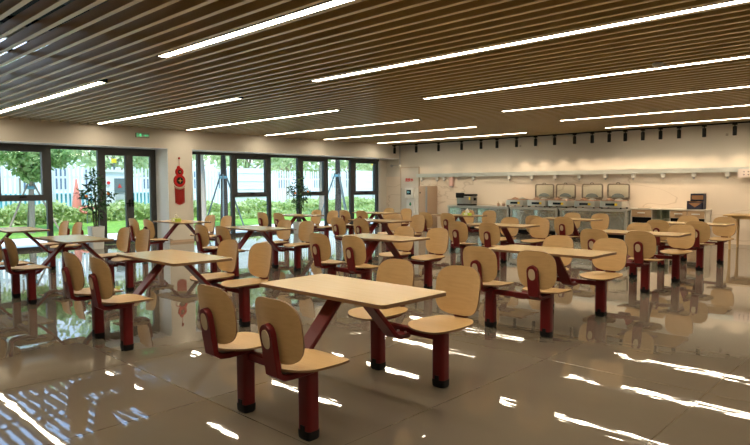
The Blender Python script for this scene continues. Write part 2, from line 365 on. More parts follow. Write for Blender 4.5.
# ------------------------------------------------------------------ exterior ground, hedge, fence, building
S(MB().box(-19.3, -15.25, -12, 34, -0.2, -0.04).build('pavement', paving, smooth=False), 'pale concrete path outside the windows')
S(MB().loft([[(-26, y_, -0.2), (-19.3, y_, -0.2), (-19.3, y_, -0.02), (-21.5, y_, 0.22), (-26, y_, 0.24)] for y_ in (-12, 34)]).build('lawn', lawn_m, smooth=False), 'bright green lawn outside the windows')
def leaf_quads(m, n_, pos, size, flat=0.0):
    for _ in range(n_):
        c = Vector(pos()); a = Vector((random.gauss(0, 1), random.gauss(0, 1), random.gauss(0, 1))).normalized()
        b_ = a.cross(Vector((random.gauss(0, 1), random.gauss(0, 1), random.gauss(0, 1)))).normalized()
        s_ = size*random.uniform(0.6, 1.3)
        m.add([c-a*s_, c+b_*s_*0.5, c+a*s_, c-b_*s_*0.5], [(0, 1, 2, 3)])
def hedge(y0, y1, x0, x1, h, n_, label):
    m = MB()
    def pos():
        y = random.uniform(y0, y1); hh = h+0.07*math.sin(y*2.1)+0.05*math.sin(y*5.3)
        if random.random() < 0.6: return (x1+0.12*math.sin(y*3+1)+random.gauss(0, 0.06), y, random.uniform(0, hh))
        return (random.uniform(x0, x1), y, hh+random.gauss(0, 0.05))
    leaf_quads(m, n_, pos, 0.085)
    m.box(x0, x1-0.08, y0, y1, -0.02, h-0.12)
    return tag(m.build('hedge', leaf_hedge, smooth=False), label, 'hedge', None, 'stuff')
hedge(2.0, 13.0, -22.3, -21.6, 0.72, 9000, 'clipped green hedge below the fence, behind the doors')
hedge(13.1, 31.0, -22.9, -21.9, 0.68, 10000, 'clipped green hedge behind the right hand window')
hedge(12.5, 30.0, -21.1, -20.7, 0.32, 4000, 'low green planting in front of the hedge, behind the right hand window')
fence_root = empty('picket_fence', (-23.6, 3.0, 0), 'white upright picket fence behind the hedge', 'fence')
y = 0.0
for q in range(10):
    m = MB(); yy = q*2.4
    for k in range(16):
        a = yy+0.06+k*0.15; h = 2.12 if k % 2 else 2.16
        m.box(-0.015, 0.015, a, a+0.075, 0.05, h)
        m.add([(-0.015, a, h), (-0.015, a+0.075, h), (0.015, a+0.075, h), (0.015, a, h), (-0.015, a+0.0375, h+0.05), (0.015, a+0.0375, h+0.05)], [(0, 1, 4), (3, 5, 2), (0, 4, 5, 3), (1, 2, 5, 4)])
    m.box(-0.04, -0.015, yy, yy+2.4, 0.5, 0.58); m.box(-0.04, -0.015, yy, yy+2.4, 1.75, 1.83)
    m.build('picket_panel', fence_m, fence_root, smooth=False)
    MB().box(-0.06, 0.04, yy-0.04, yy+0.04, 0, 2.2).build('post', fence_m, fence_root, smooth=False)
tag(MB().box(-24.6, -24.5, 2, 14.0, -0.05, 1.15).box(-24.6, -24.42, 2, 14, 1.15, 1.2).build('low_barrier', cyan_m, smooth=False), 'low cyan hoarding seen between the fence pickets', 'barrier')
for y0, y1, lab in ((15.2, 16.9, 'white solid screen panel before the fence, left of the second potted plant'), (22.3, 24.9, 'white solid screen panel behind the last window, far right')):
    m = MB().box(-23.2, -23.1, y0, y1, -0.02, 2.25)
    for k in range(5): m.box(-23.1, -23.08, y0, y1, 0.6+k*0.36, 0.615+k*0.36)
    tag(m.build('screen_panel', screen_white, smooth=False), lab, 'screen')
hut = empty('utility_hut', (-22.85, 9.7, 0), 'white utility kiosk with a grey cabinet, seen through the left door', 'kiosk')
MB().box(-0.35, 0.28, -0.58, 0.42, 0, 1.98).box(-0.40, 0.33, -0.62, 0.46, 1.98, 2.06).build('kiosk_body', screen_white, hut, smooth=False)
MB().box(0.28, 0.34, -0.08, 0.34, 1.22, 1.75).build('grey_cabinet', panel_gray, hut, smooth=False)
MB().add([(0.345, 0.02, 1.40), (0.345, 0.18, 1.40), (0.345, 0.10, 1.56)], [(0, 1, 2)]).add([(0.342, 0.02, 1.40), (0.342, 0.18, 1.40), (0.342, 0.10, 1.56)], [(0, 2, 1)]).build('warning_triangle', red_letter, hut, smooth=False)
MB().tube([(0.27, -0.29, 1.58), (0.31, -0.29, 1.58)], 0.06, 16).build('red_lamp', mat('red_lamp', (0.8, 0.03, 0.03), 0.4), hut)
MB().box(0.28, 0.32, -0.05, 0.3, 0.95, 1.18).build('notice', mat('grey_notice', (0.5, 0.52, 0.5), 0.6), hut, smooth=False)
ysn = empty('yellow_sign', (-22.6, 10.0, 0), 'small yellow sign on a thin pole above the kiosk', 'sign')
MB().tube([(0, -0.35, 2.06), (0, -0.35, 2.55)], 0.02).build('pole', grey_pole, ysn)
MB().bevbox(-0.02, 0.02, -0.44, -0.26, 2.32, 2.48, 0.01).build('sign_plate', yellow, ysn)
ysn2 = empty('yellow_sign', (-23.05, 24.0, 0), 'small yellow sign seen at the top of the last window', 'sign')
MB().tube([(0, 0, 0), (0, 0, 2.75)], 0.02).build('pole', grey_pole, ysn2); MB().bevbox(-0.02, 0.02, -0.12, 0.12, 2.55, 2.75, 0.01).build('sign_plate', yellow, ysn2)
cone = empty('traffic_cone', (-23.05, 8.45, -0.02), 'tall coral cone standing behind the hedge left of the doors', 'cone')
MB().lathe([(0.20, 0.05), (0.15, 0.9), (0.03, 1.72), (0.015, 1.75)]).build('cone_body', coral, cone)
MB().bevbox(-0.26, 0.26, -0.26, 0.26, 0, 0.05, 0.05).build('cone_base', coral, cone)
fl = empty('lawn_ornament', (-21.25, 8.1, -0.02), 'pink curved ornament beside the coral cone', 'ornament')
MB().tube([(0, 0.3*math.cos(a)*0.7, 0.68+0.1*math.sin(a)) for a in [PI*k/8 for k in range(0, 13)]], 0.05, 8).build('curved_neck', coral, fl)
MB().tube([(0, 0, 0), (0, 0.02, 0.62)], 0.015).build('stake', grey_pole, fl)
bl = empty('building', (-42, 8, 0), 'pale blue building far beyond the fence', 'building')
MB().box(-4, 0, -14, 56, -0.05, 3.4).build('wall', bld, bl, smooth=False)
for q in range(33):
    MB().box(0.0, 0.06, -12+q*2.0, -11.1+q*2.0, 1.3, 2.6).build('window', bld_win, bl, smooth=False)

# trees
def tree(loc, h, trunk_r, crown, n_, lm, label, tb=bark, sup=None, leaf=0.10):
    t = empty('garden_tree', loc, label, 'tree')
    MB().tube([(0, 0, -0.02), (0.02, 0.02, h*0.4), (-0.02, 0.03, h*0.75), (0, 0, h)], [trunk_r*1.2, trunk_r, trunk_r*0.85, trunk_r*0.5]).build('trunk', tb, t)
    m = MB()
    for (cx, cy, cz, r, q) in crown:
        def pos():
            d = Vector((random.gauss(0, 1), random.gauss(0, 1), random.gauss(0, 1))).normalized()*r*random.uniform(0.35, 1)
            return (cx+d.x, cy+d.y, cz+d.z*q)
        leaf_quads(m, int(n_/len(crown)), pos, leaf)
        m.tube([(0, 0, h*0.7), (cx*0.6, cy*0.6, (h*0.7+cz)/2), (cx, cy, cz)], [trunk_r*0.5, 0.025, 0.01], 5, 1)
    m.build('crown', [lm, tb], t, smooth=False)
    return t
def props(loc, zt, spread, pm, label, ang0=0.4, n_=3):
    t = empty('tree_stake', loc, label, 'tree stake')
    for k in range(n_):
        a = ang0+2*PI*k/n_
        MB().tube([(spread*math.cos(a), spread*math.sin(a), -0.02), (0.10*math.cos(a), 0.10*math.sin(a), zt+0.10)], 0.027, 7).build('pole', pm, t)
    MB().lathe([(0.115, zt-0.05), (0.135, zt), (0.115, zt+0.05)], n_=12).build('wrap', wrap, t)
tree((-20, 6.02, 0), 2.5, 0.075, [(0, 0, 2.25, 0.75, 0.7), (0.2, -0.6, 2.5, 0.7, 0.6), (0.1, 0.7, 2.35, 0.6, 0.6), (0, 0.1, 1.85, 0.45, 0.7)], 2600, leaf_tree, 'young leafy tree on the lawn, seen through the left hand sash window')
props((-20, 6.02, 0), 1.42, 0.85, pole_m, 'brown tripod stakes tied round the young tree at left', 0.9)
tree((-18.6, 10.9, 0), 2.7, 0.13, [(0, 0, 2.9, 0.6, 0.6)], 500, leaf_tree, 'pale tree trunk at the left edge of the right hand window', mat('pale_bark', (0.50, 0.42, 0.36), 0.9))
tree((-18.5, 11.7, 0), 2.9, 0.12, [(0, 0, 3.0, 0.8, 0.6)], 600, leaf_tree, 'dark tree trunk with blue wrap, behind the right hand window', dark_bark)
props((-18.5, 11.7, 0), 1.75, 0.80, grey_pole, 'grey tripod stakes tied round the dark trunk with blue wrap', 3.6)
tree((-19.8, 17.4, 0), 2.9, 0.13, [(0, 0, 3.0, 0.8, 0.6)], 700, leaf_tree, 'brown forked tree behind the middle upper sash', bark)
tree((-18.0, 16.68, 0), 3.0, 0.12, [(0, 0, 3.1, 0.8, 0.6)], 600, leaf_tree, 'dark tree trunk between the middle and last sashes', dark_bark)
props((-18.0, 16.68, 0), 1.85, 0.80, grey_pole, 'grey tripod stakes round the trunk before the last sash', 3.9)
far = [(-27, 4.5), (-28, 8.0), (-27, 11.5), (-28.5, 15), (-27, 18.5), (-28, 22), (-27, 26), (-28.5, 30), (-29, 35), (-27.5, 1)]
pl = ['beyond the fence behind the left sash', 'beyond the fence left of the first potted plant', 'beyond the fence above the kiosk', 'beyond the fence behind the right door leaf',
      'beyond the fence behind the pier', 'beyond the fence behind the first upper sash', 'beyond the fence above the second potted plant', 'beyond the fence behind the middle sash', 'beyond the fence behind the last sash', 'beyond the fence at the far left edge']
for i, (x, y) in enumerate(far):
    s_ = 1+0.15*math.sin(i*2.3)
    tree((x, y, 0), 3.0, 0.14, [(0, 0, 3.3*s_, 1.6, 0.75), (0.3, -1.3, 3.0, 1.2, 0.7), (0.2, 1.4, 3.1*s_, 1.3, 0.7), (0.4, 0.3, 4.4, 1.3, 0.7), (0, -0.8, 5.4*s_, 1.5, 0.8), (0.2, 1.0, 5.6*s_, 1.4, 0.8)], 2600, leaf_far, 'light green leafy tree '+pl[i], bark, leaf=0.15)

# ------------------------------------------------------------------ lamps in the ceiling
proto_strip = None
rows = [(0, -14.1, -8.5, 1.1), (0, -14.1, -8.5, 3.5), (0, -14.1, -8.5, 5.7), (0, -14.1, -8.5, 7.9), (0, -14.1, -8.5, 10.3), (0, -14.1, -8.5, 12.5), (0, -14.1, -8.5, 14.9),
        (1, -6.4, -0.8, 1.1), (1, -6.4, -0.8, 3.3), (1, -6.4, -0.8, 5.5), (1, -6.4, -0.8, 7.9), (1, -6.4, -0.8, 10.3), (1, -6.4, -0.8, 12.7), (1, -6.4, -0.8, 15.1),
        (2, -0.2, 4.6, 1.1), (2, -0.2, 4.6, 5.5), (2, -0.2, 4.6, 10.3), (2, -0.2, 4.6, 14.9)]
cnt = [0, 0, 0]
for side, xa, xb, y in rows:
    L = xb-xa
    lab = '%s ceiling light strip from the viewer, %s' % (ORD[cnt[side]], ('in the line beside the windows', 'in the line over the right half', 'in the line at far right')[side])
    cnt[side] += 1
    r = empty('ceiling_light', (xa, y, ZC), lab, 'light', 'linear ceiling lights')
    MB().box(0, L, -0.050, 0.050, 0.0, 0.012).build('diffuser', strip_m, r, smooth=False)
    MB().box(0, L, -0.062, -0.050, -0.004, 0.05).box(0, L, 0.050, 0.062, -0.004, 0.05).box(-0.01, 0, -0.072, 0.072, -0.004, 0.05).box(L, L+0.01, -0.072, 0.072, -0.004, 0.05).box(0, L, -0.062, 0.062, 0.03, 0.05).build('housing', duct_m, r, smooth=False)

trk = MB().box(-14.3, 4.5, 15.86, 15.90, ZC-0.035, ZC)
S(trk.build('trim_3', black, smooth=False), 'thin black lighting track along the back edge of the ceiling')
spot_x = [-14.2, -13.22, -12.27, -11.35, -10.62, -10.05, -9.38, -8.76, -8.17, -7.58, -7.08, -6.62, -6.2, -5.76, -5.33, -4.9, -4.34, -3.7, -3.0, -2.2, -1.2]
proto = None
def spot_light(par):
    ld = bpy.data.lights.new('spot_lamp', 'SPOT'); ld.energy = SPOT*(0.4 if par.location.x < -9.5 else 1.0); ld.spot_size = math.radians(75); ld.spot_blend = 0.8; ld.color = (1.0, 0.72, 0.46); ld.shadow_soft_size = 0.03
    lo = bpy.data.objects.new('spot_lamp', ld); C.objects.link(lo); lo.parent = par; lo.location = (0, 0.05, -0.30)
    lo.rotation_euler = Vector((0, 0.36, -1)).to_track_quat('-Z', 'Y').to_euler()
for i, x in enumerate(spot_x):
    if i == 0:
        proto = empty('track_spotlight', (x, 15.88, ZC-0.035), '', 'spotlight', 'spotlights on the black track')
        MB().box(-0.05, 0.05, -0.02, 0.02, -0.03, 0).build('adapter', black, proto, smooth=False)
        MB().tube([(0, 0, -0.03), (0, 0, -0.06)], 0.015).build('bracket', black, proto)
        MB().lathe([(0.02, -0.05), (0.045, -0.06), (0.045, -0.26), (0.038, -0.27)], 0, 0, 16).build('lamp_body', black, proto)
        o = proto
    else:
        o = copy_tree(proto); o.location.x = x
    o['label'] = 'black track spotlight, %s counted from the window wall' % (ORD[i] if i < 18 else ['nineteenth', 'twentieth', 'twenty-first'][i-18])
for o in [q for q in C.objects if q.name.startswith('track_spotlight')]: spot_light(o)

det = empty('smoke_detector', (-2.59, 7.56, ZC), 'round white smoke detector under the slats, upper right', 'smoke detector')
MB().lathe([(0.055, -0.0), (0.06, -0.02), (0.045, -0.05), (0.02, -0.06)]).build('detector_body', white_pl, det)
for i, (x, y, lab) in enumerate([(-11.4, 7.4, 'over the left rows of tables'), (-10.85, 13.2, 'near the back wall'), (-13.94, 10.2, 'near the window wall, above the upper sash'), (-14.1, 11.6, 'near the window wall, next to the third light strip'), (-13.76, 12.6, 'near the window wall, close to the far corner')]):
    s_ = empty('sprinkler', (x, y, ZC), 'small ceiling sprinkler '+lab, 'sprinkler')
    MB().tube([(0, 0, 0.1), (0, 0, -0.04)], 0.012).build('pipe', alu, s_); MB().lathe([(0.035, -0.05), (0.035, -0.04), (0.01, -0.038)]).build('deflector', alu, s_)

# ------------------------------------------------------------------ canteen table units
SX, SY = 0.306, 0.609
def sup(n_, hw, hd, e, top=1.0, bot=1.0, N=48):
    r = []
    for k in range(N):
        a = 2*PI*k/N; c, s_ = math.cos(a), math.sin(a)
        u = hw*math.copysign(abs(c)**(2/e), c); v = hd*math.copysign(abs(s_)**(2/e), s_)
        f = bot+(top-bot)*(v/hd*0.5+0.5)
        r.append((u*f, v))
    return r
def rrect(hx, hy, r, seg=6):
    pts = []
    for cx, cy, a0 in ((hx-r, hy-r, 0), (-hx+r, hy-r, 90), (-hx+r, -hy+r, 180), (hx-r, -hy+r, 270)):
        for k in range(seg+1): a = math.radians(a0+90*k/seg); pts.append((cx+r*math.cos(a), cy+r*math.sin(a)))
    return pts
def yl(z): return -0.226-0.15*(z-0.42)
unit = empty('canteen_table', (0, 0, 0), '', 'canteen table', 'four-seat canteen tables')
o = MB().plate(rrect(0.600, 0.306, 0.040), lambda u, v: ((u, v, 0.7385), (0, 0, 1)), 0.023, 2).build('tabletop', [wood_top, ply_edge], unit)
st = MB()
def strut_path(s_):
    p = [(0.04, 0.712), (0.085, 0.708), (0.115, 0.685), (0.385, 0.40), (0.41, 0.37), (0.44, 0.345), (0.48, 0.333), (0.57, 0.333)]
    return [(s_*a, b_) for a, b_ in p]
for s_ in (-1, 1):
    MB().strap(strut_path(s_), [0.115]*8, 0.034).build('strut', red, unit)
MB().box(-0.24, 0.24, -0.13, 0.13, 0.715, 0.727).build('support_plate', red, unit, smooth=False)
for s_ in (-1, 1):
    MB().bevbox(-0.30, 0.30, s_*0.595-0.028, s_*0.595+0.028, 0.335, 0.385, 0.012).build('beam', red, unit)
    for xx in (-1, 1): MB().tube([(xx*0.035, s_*0.54, 0.345), (xx*0.035, s_*0.54, 0.362)], 0.010, 8).build('bolt', alu, unit)
for ix in (-1, 1):
    for s_ in (-1, 1):
        px, py = ix*SX, s_*SY
        f = -s_                         # facing: +1 when the sitter looks along +Y
        def place(o): o.location = (px, py, 0); o.rotation_euler = (0, 0, 0 if f > 0 else PI); return o
        lg = MB().loft([[(x, y, z) for x, y in rrect(0.052, 0.043, 0.022, 4)] for z in (0.05, 0.418)]).build('leg', red, unit); place(lg)
        ft = MB().loft([[(x*k, y*k, z) for x, y in rrect(0.054, 0.046, 0.022, 4)] for z, k in ((0.0, 0.82), (0.012, 0.97), (0.055, 1.0))])
        ft.box(-0.018, 0.018, -0.048, 0.048, 0.05, 0.085)
        ft.build('foot', rubber, lg)
        MB().box(-0.09, 0.09, -0.10, 0.12, 0.418, 0.430).build('seat_plate', red, lg, smooth=False)
        def seat_s(u, v):
            z = 0.440+0.010*((u/0.2)**2)-0.014*max(0, (v-0.10)/0.12)**2+0.012*max(0, (-v-0.1)/0.1)
            return ((u, v-0.012, z), (0, 0, 1))
        place(MB().plate(sup(0, 0.213, 0.222, 2.9, 1.0, 0.86), seat_s, 0.013, 7).build('seat', [wood, ply_edge], unit))
        def back_s(u, v):
            z = 0.657+v
            return ((u, yl(z)+0.026+0.055*(u/0.2)**2*0.8, z), (-0.3*u/0.2, 1, 0.1))
        place(MB().plate(sup(0, 0.205, 0.178, 3.2, 0.97, 0.93), back_s, 0.012, 7).build('backrest', [wood, ply_edge], unit))
        zt = 0.700; R_ = 0.056
        path = []; wd = []
        for k in range(7):
            a = PI/2*(1-k/6.0); z = zt-R_+R_*math.sin(a); path.append((yl(z)-0.012, z)); wd.append(max(0.012, 2*R_*math.cos(a)))
        path = path[:1]+path[1:]
        for y_, z_ in ((yl(0.52)-0.012, 0.52), (yl(0.46)-0.010, 0.46), (-0.238, 0.425), (-0.205, 0.403), (-0.15, 0.398), (0.0, 0.400)): path.append((y_, z_)); wd.append(2*R_)
        bk = place(MB().strap(path, wd, 0.036).build('bracket', red, unit))
        def inl(u, v):
            z = 0.618+v; return ((u, yl(z)-0.031, z), (0, -1, 0))
        MB().plate(sup(0, 0.033, 0.052, 2.3, N=24), inl, 0.004, 2, 0, 0).build('inlay', inlay_m, bk)
TABLES = {
 '00': (-2.893, 2.77, 'nearest canteen table with four seats, its wooden top crossing the middle foreground'),
 '01': (-3.03, 5.79, 'canteen table right of centre, the closest one with open floor to its right'),
 '02': (-3.205, 8.80, 'right hand canteen table, second one out from the oak table at the edge'),
 '03': (-3.31, 11.56, 'rightmost canteen table, standing beside the oak table against the right edge'),
 '10': (-5.49, 2.89, 'large canteen table at the left, immediately left of the nearest one'),
 '11': (-5.47, 5.85, 'canteen table in the middle, just behind the nearest one and its right seats'),
 '12': (-5.64, 9.04, 'mid room canteen table whose top shows just below the leftmost food warmer'),
 '13': (-5.62, 11.55, 'canteen table furthest back toward the end of the steel counter and white cabinet'),
 '20': (-8.42, 3.02, 'left canteen table with greyish lit top, before the potted tree by the doors'),
 '21': (-8.24, 5.81, 'canteen table left of centre in front of the first panes of the wide window'),
 '22': (-8.17, 8.68, 'canteen table behind the middle one, before the last upper sash of the window'),
 '23': (-8.24, 11.41, 'canteen table before the rice cooker, with a small tissue pack on it'),
 '30': (-10.98, 3.09, 'canteen table at the far left edge, nearest the left hand sash window'),
 '31': (-10.92, 5.95, 'canteen table in front of the pier with the red gourd ornament'),
 '32': (-11.22, 9.13, 'canteen table in front of the second potted tree in the wide window'),
 '33': (-10.65, 11.2, 'canteen table nearest the far corner, before the white dispenser'),
}
for i, (k, (x, y, lab)) in enumerate(TABLES.items()):
    o = unit if i == 0 else copy_tree(unit)
    o.location = (x, y, 0); o['label'] = lab

# tissue packs on two tables
for (x, y, lab) in ((-10.93, 5.85, 'tissue pack with yellow green print on the table before the pier'), (-7.95, 11.35, 'tissue pack with yellow green print on the table before the rice cooker')):
    t = empty('tissue_pack', (x, y, 0.75), lab, 'tissues')
    MB().bevbox(-0.09, 0.09, -0.06, 0.06, 0, 0.06, 0.02).build('packet', lime, t)
    MB().bevbox(-0.055, 0.055, -0.062, 0.062, 0.008, 0.052, 0.01).build('packet_band', tissue_m, t)
    MB().loft([[(0.05*math.cos(a)*k, 0.03*math.sin(a)*k+q, z) for a in [2*PI*j/10 for j in range(10)]] for z, k, q in ((0.058, 0.8, 0), (0.09, 1.1, 0.01), (0.13, 0.7, -0.01), (0.165, 0.15, 0.01))]).build('tissue', tissue_m, t)

# ------------------------------------------------------------------ potted trees
def potted(x, y, label, seed, ph=0.52, hw=0.15):
    rnd = random.Random(seed); t = empty('potted_tree', (x, y, 0), label, 'plant')
    p = MB().loft([[(a*k, b_*k, z) for a, b_ in rrect(hw, hw, 0.03, 4)] for z, k in ((0, 0.80), (0.02, 0.83), (ph, 1.0), (ph, 0.93), (ph-0.05, 0.90))]).build('pot', pot_m, t)
    MB().lathe([(hw*0.88, ph-0.052), (hw*0.88, ph-0.045)], n_=24).build('soil', soil, t)
    mk = MB()
    for (a, b_, c, d) in ((-0.07, 0.0, 0.15, 0.17), (-0.03, 0.05, 0.17, 0.24), (0.02, 0.09, 0.16, 0.20), (-0.09, 0.1, 0.13, 0.145)): mk.box(hw*0.935-0.01, hw*0.935+0.004, a, b_, c+0.03, d+0.03)
    mk.build('painting', mark_m, p, smooth=False)
    MB().tube([(0, 0, ph-0.06), (0.01, 0.01, ph+0.35), (-0.02, 0.0, ph+0.75), (0, 0, 1.7)], [0.025, 0.02, 0.014, 0.006]).tube([(0.03, 0.03, ph-0.06), (0.05, 0.06, ph+0.5), (0.14, 0.14, 1.35)], [0.016, 0.012, 0.005]).tube([(-0.03, -0.02, ph-0.06), (-0.05, -0.06, ph+0.5), (-0.12, -0.2, 1.3)], [0.016, 0.012, 0.005]).build('stem', dark_bark, t)
    cl = [(0, 0.0, 1.62, 0.20), (0.03, -0.12, 1.42, 0.20), (0, 0.1, 1.38, 0.18), (0, -0.33, 1.28, 0.14), (0.05, 0.32, 1.22, 0.15), (0, 0, 1.1, 0.24), (0, -0.17, 0.98, 0.15), (0, 0.18, 1.0, 0.16), (0, 0.02, 0.82, 0.17), (0, -0.02, 1.8, 0.10)]
    m = MB()
    for (cx, cy, cz, r) in cl:
        m.tube([(0, 0, cz-0.15), (cx, cy, cz)], 0.006, 4)
        for _ in range(int(48*(r/0.18)**2)):
            d = Vector((rnd.gauss(0, 1), rnd.gauss(0, 1), rnd.gauss(0, 1))).normalized()*r*rnd.uniform(0.3, 1.1)
            c = Vector((cx, cy, cz))+d
            a = (d.normalized()+Vector((rnd.gauss(0, .5), rnd.gauss(0, .5), rnd.gauss(0, .5)-0.3))).normalized(); b_ = a.cross(Vector((rnd.gauss(0, 1), rnd.gauss(0, 1), rnd.gauss(0, 1)))).normalized()
            L = 0.062*rnd.uniform(0.7, 1.2)
            m.add([c-a*L, c-a*L*0.2+b_*L*0.33, c+a*L, c-a*L*0.2-b_*L*0.33], [(0, 1, 2, 3)])
    m.build('foliage', leaf_pot, t, smooth=False)
    for (cy, cz) in ((-0.24, 1.22), (0.25, 1.27)):
        MB().ball((0.12, cy, cz), 0.034, 8).build('orange', orange, t)
potted(-14.33, 5.66, 'potted orange tree in a white pot standing left of the glass doors', 3)
potted(-14.3, 11.66, 'potted orange tree in a white pot standing by the wide right hand window', 5, ph=0.36)

# ------------------------------------------------------------------ gourd ornament, exit sign
g = empty('gourd_ornament', (XW, 7.81, 0.88), 'red double gourd hanging ornament with fringe on the beige pier', 'ornament')
def disc(r, d0, d1, z, y=0, m_=None): return [[(d, y+q*math.cos(a), z+q*math.sin(a)) for a in [2*PI*k/28 for k in range(28)]] for d, q in ((0.004, r*0.96), (d0, r), (d1, r*0.95), (d1+0.004, r*0.6))]
MB().loft(disc(0.165, 0.012, 0.034, 0.70)).loft(disc(0.115, 0.012, 0.032, 0.925)).loft(disc(0.045, 0.012, 0.028, 1.035, -0.02)).build('gourd_body', red_cloth, g)
md = MB().loft(disc(0.095, 0.036, 0.040, 0.70)).loft(disc(0.055, 0.034, 0.038, 0.925)).build('medallion', black, g)
for (z, r) in ((0.70, 0.075), (0.925, 0.042)):
    gp = MB()
    for k in range(4):
        a = PI/2*k; ca, sa = math.cos(a), math.sin(a)
        gp.add([(0.052, -sa*r*0.2, z+ca*r*0.2), (0.052, ca*r, z+sa*r), (0.052, sa*r*0.2, z-ca*r*0.2), (0.046, 0, z), ], [(0, 1, 2), (0, 2, 3), (0, 3, 1), (1, 3, 2)])
    gp.loft([[(d, q*math.cos(t_), z+q*math.sin(t_)) for t_ in [2*PI*k/12 for k in range(12)]] for d, q in ((0.044, r*0.35), (0.056, r*0.3))])
    gp.build('gold_motif', gold, md, smooth=False)

MB().tube([(0.015, 0, 1.05), (0.012, 0, 1.27)], 0.006, 6).build('cord', red_cloth, g)
MB().ball((0.022, 0, 1.275), 0.028, 10).build('bead', red_cloth, g)
cb = MB()
for k in range(9):
    y_ = -0.13+k*0.0325; cb.ball((0.022, y_, 0.565-0.06*(1-(y_/0.14)**2)), 0.024, 8)
cb.build('bead_swag', cream, g)
fb = MB()
for k in range(15):
    y_ = -0.128+k*0.0183; zt_ = 0.53-0.06*(1-(y_/0.14)**2); zb = 0.08-0.06*(1-(y_/0.14)**2)+0.02*(k % 2)
    fb.tube([(0.016, y_, zt_), (0.016, y_*0.96, 0.06+zb*0.9)], 0.0065, 5)
fb.build('fringe', red_cloth, g)

ex = empty('exit_sign', (XW, 6.855, 2.68), 'small green lit running man exit sign above the glass doors', 'exit sign')
MB().bevbox(0.001, 0.03, -0.175, 0.175, -0.055, 0.055, 0.006).build('sign_housing', exit_box, ex)
sg = MB()
def q2(m, y0, z0, y1, z1, wd, x=0.031):
    d = Vector((0, y1-y0, z1-z0)).normalized(); nn = Vector((0, -d.z, d.y))*wd/2; a = Vector((x, y0, z0)); b_ = Vector((x, y1, z1)); e = Vector((0.003, 0, 0))
    m.loft([[a-nn, a+nn, a+nn+e, a-nn+e], [b_-nn, b_+nn, b_+nn+e, b_-nn+e]])
for a in ((-0.06, 0.01, -0.04, -0.012), (-0.04, -0.012, -0.06, -0.04), (-0.06, 0.01, -0.085, -0.01), (-0.085, -0.01, -0.11, -0.02), (-0.055, 0.022, -0.03, 0.0), (-0.055, 0.025, -0.085, 0.018)): q2(sg, *a, 0.012)
q2(sg, -0.052, 0.012, -0.06, -0.005, 0.022)
sg.ball((0.033, -0.047, 0.038), 0.010, 8)
for a in ((-0.135, -0.035, -0.135, 0.04), (-0.135, 0.04, -0.115, 0.04)): q2(sg, *a, 0.008)
for a in ((0.02, 0.0, 0.085, 0.0), (0.085, 0.0, 0.06, 0.02), (0.085, 0.0, 0.06, -0.02)): q2(sg, *a, 0.009)
for k in range(2): q2(sg, 0.105+k*0.03, -0.02, 0.105+k*0.03, 0.02, 0.008); q2(sg, 0.095+k*0.03, 0.0, 0.115+k*0.03, 0.0, 0.008)
sg.build('running_man', exit_green, ex)

# ------------------------------------------------------------------ back wall fittings
YW = YB-0.02
ldg = MB().box(-13.55, 2.5, YW-0.10, YW, 1.73, 1.84).box(-13.55, 2.5, YW-0.115, YW-0.10, 1.72, 1.745)
led = ldg.build('wall_ledge', mat('ledge_steel', (0.62, 0.66, 0.64), 0.3, 0.5), smooth=False); tag(led, 'long pale metal trunking ledge running along the back wall', 'ledge')
fix_x = [-13.35, -12.67, -12.38, -11.2, -9.88, -9.12, -8.36, -7.63, -6.89, -6.14, -5.39, -4.67, -3.93]
for i, x in enumerate(fix_x):
    if i == 0:
        fx = empty('socket_fitting', (x, YW, 1.64), '', 'socket', 'white fittings under the wall ledge'); p0 = fx
        MB().bevbox(-0.05, 0.05, -0.09, 0, -0.02, 0.08, 0.012).build('fitting_body', white_pl, fx)
        MB().lathe([(0.022, -0.07), (0.030, -0.02)], 0, -0.05, 12).build('nozzle', alu, fx)
    else: fx = copy_tree(p0); fx.location.x = x
    fx['label'] = 'white fitting under the wall ledge, %s counted from the window wall' % ORD[i]
sdp = empty('soap_dispenser', (-12.07, YW, 1.38), 'pinkish wall dispenser hanging below the ledge, left of the rice cooker', 'dispenser')
MB().bevbox(-0.075, 0.075, -0.11, 0, 0.03, 0.34, 0.03).build('dispenser_body', pink_pl, sdp)
MB().bevbox(-0.05, 0.05, -0.10, -0.01, 0.0, 0.03, 0.01).build('spout', alu, sdp)
# white notice door with red lettering
pn = empty('notice_panel', (-13.90, YW, 0), 'tall whitish panel with red lettering on the back wall, left of the dispenser', 'panel')
MB().box(-0.40, 0.40, -0.035, 0, 0.02, 2.06).build('panel_board', mat('panel_white', (0.62, 0.58, 0.52), 0.4), pn, smooth=False)
MB().box(-0.43, -0.40, -0.045, 0, 0, 2.09).box(0.40, 0.43, -0.045, 0, 0, 2.09).box(-0.40, 0.40, -0.045, 0, 2.06, 2.09).build('panel_frame', mat('panel_edge', (0.50, 0.40, 0.30), 0.5), pn, smooth=False)
def text(body, size, par, loc, m_, name='lettering'):
    cu = bpy.data.curves.new(name, 'FONT'); cu.body = body; cu.size = size; cu.align_x = 'CENTER'; cu.align_y = 'CENTER'; cu.extrude = 0.003; cu.offset = 0.003
    cu.materials.append(m_); fo = bpy.data.objects.new(name, cu); C.objects.link(fo); bpy.context.view_layer.update()
    me = bpy.data.meshes.new_from_object(fo.evaluated_get(bpy.context.evaluated_depsgraph_get())); bpy.data.objects.remove(fo)
    o = bpy.data.objects.new(name, me); C.objects.link(o); o.parent = par; o.location = loc; o.rotation_euler = (PI/2, 0, 0); return o
text('直饮水', 0.125, pn, (-0.02, -0.04, 1.63), red_letter)
text('请勿 浪费', 0.075, pn, (-0.02, -0.04, 1.17), red_letter)
MB().ball((-0.36, -0.06, 1.32), 0.025).build('door_knob', alu, pn)
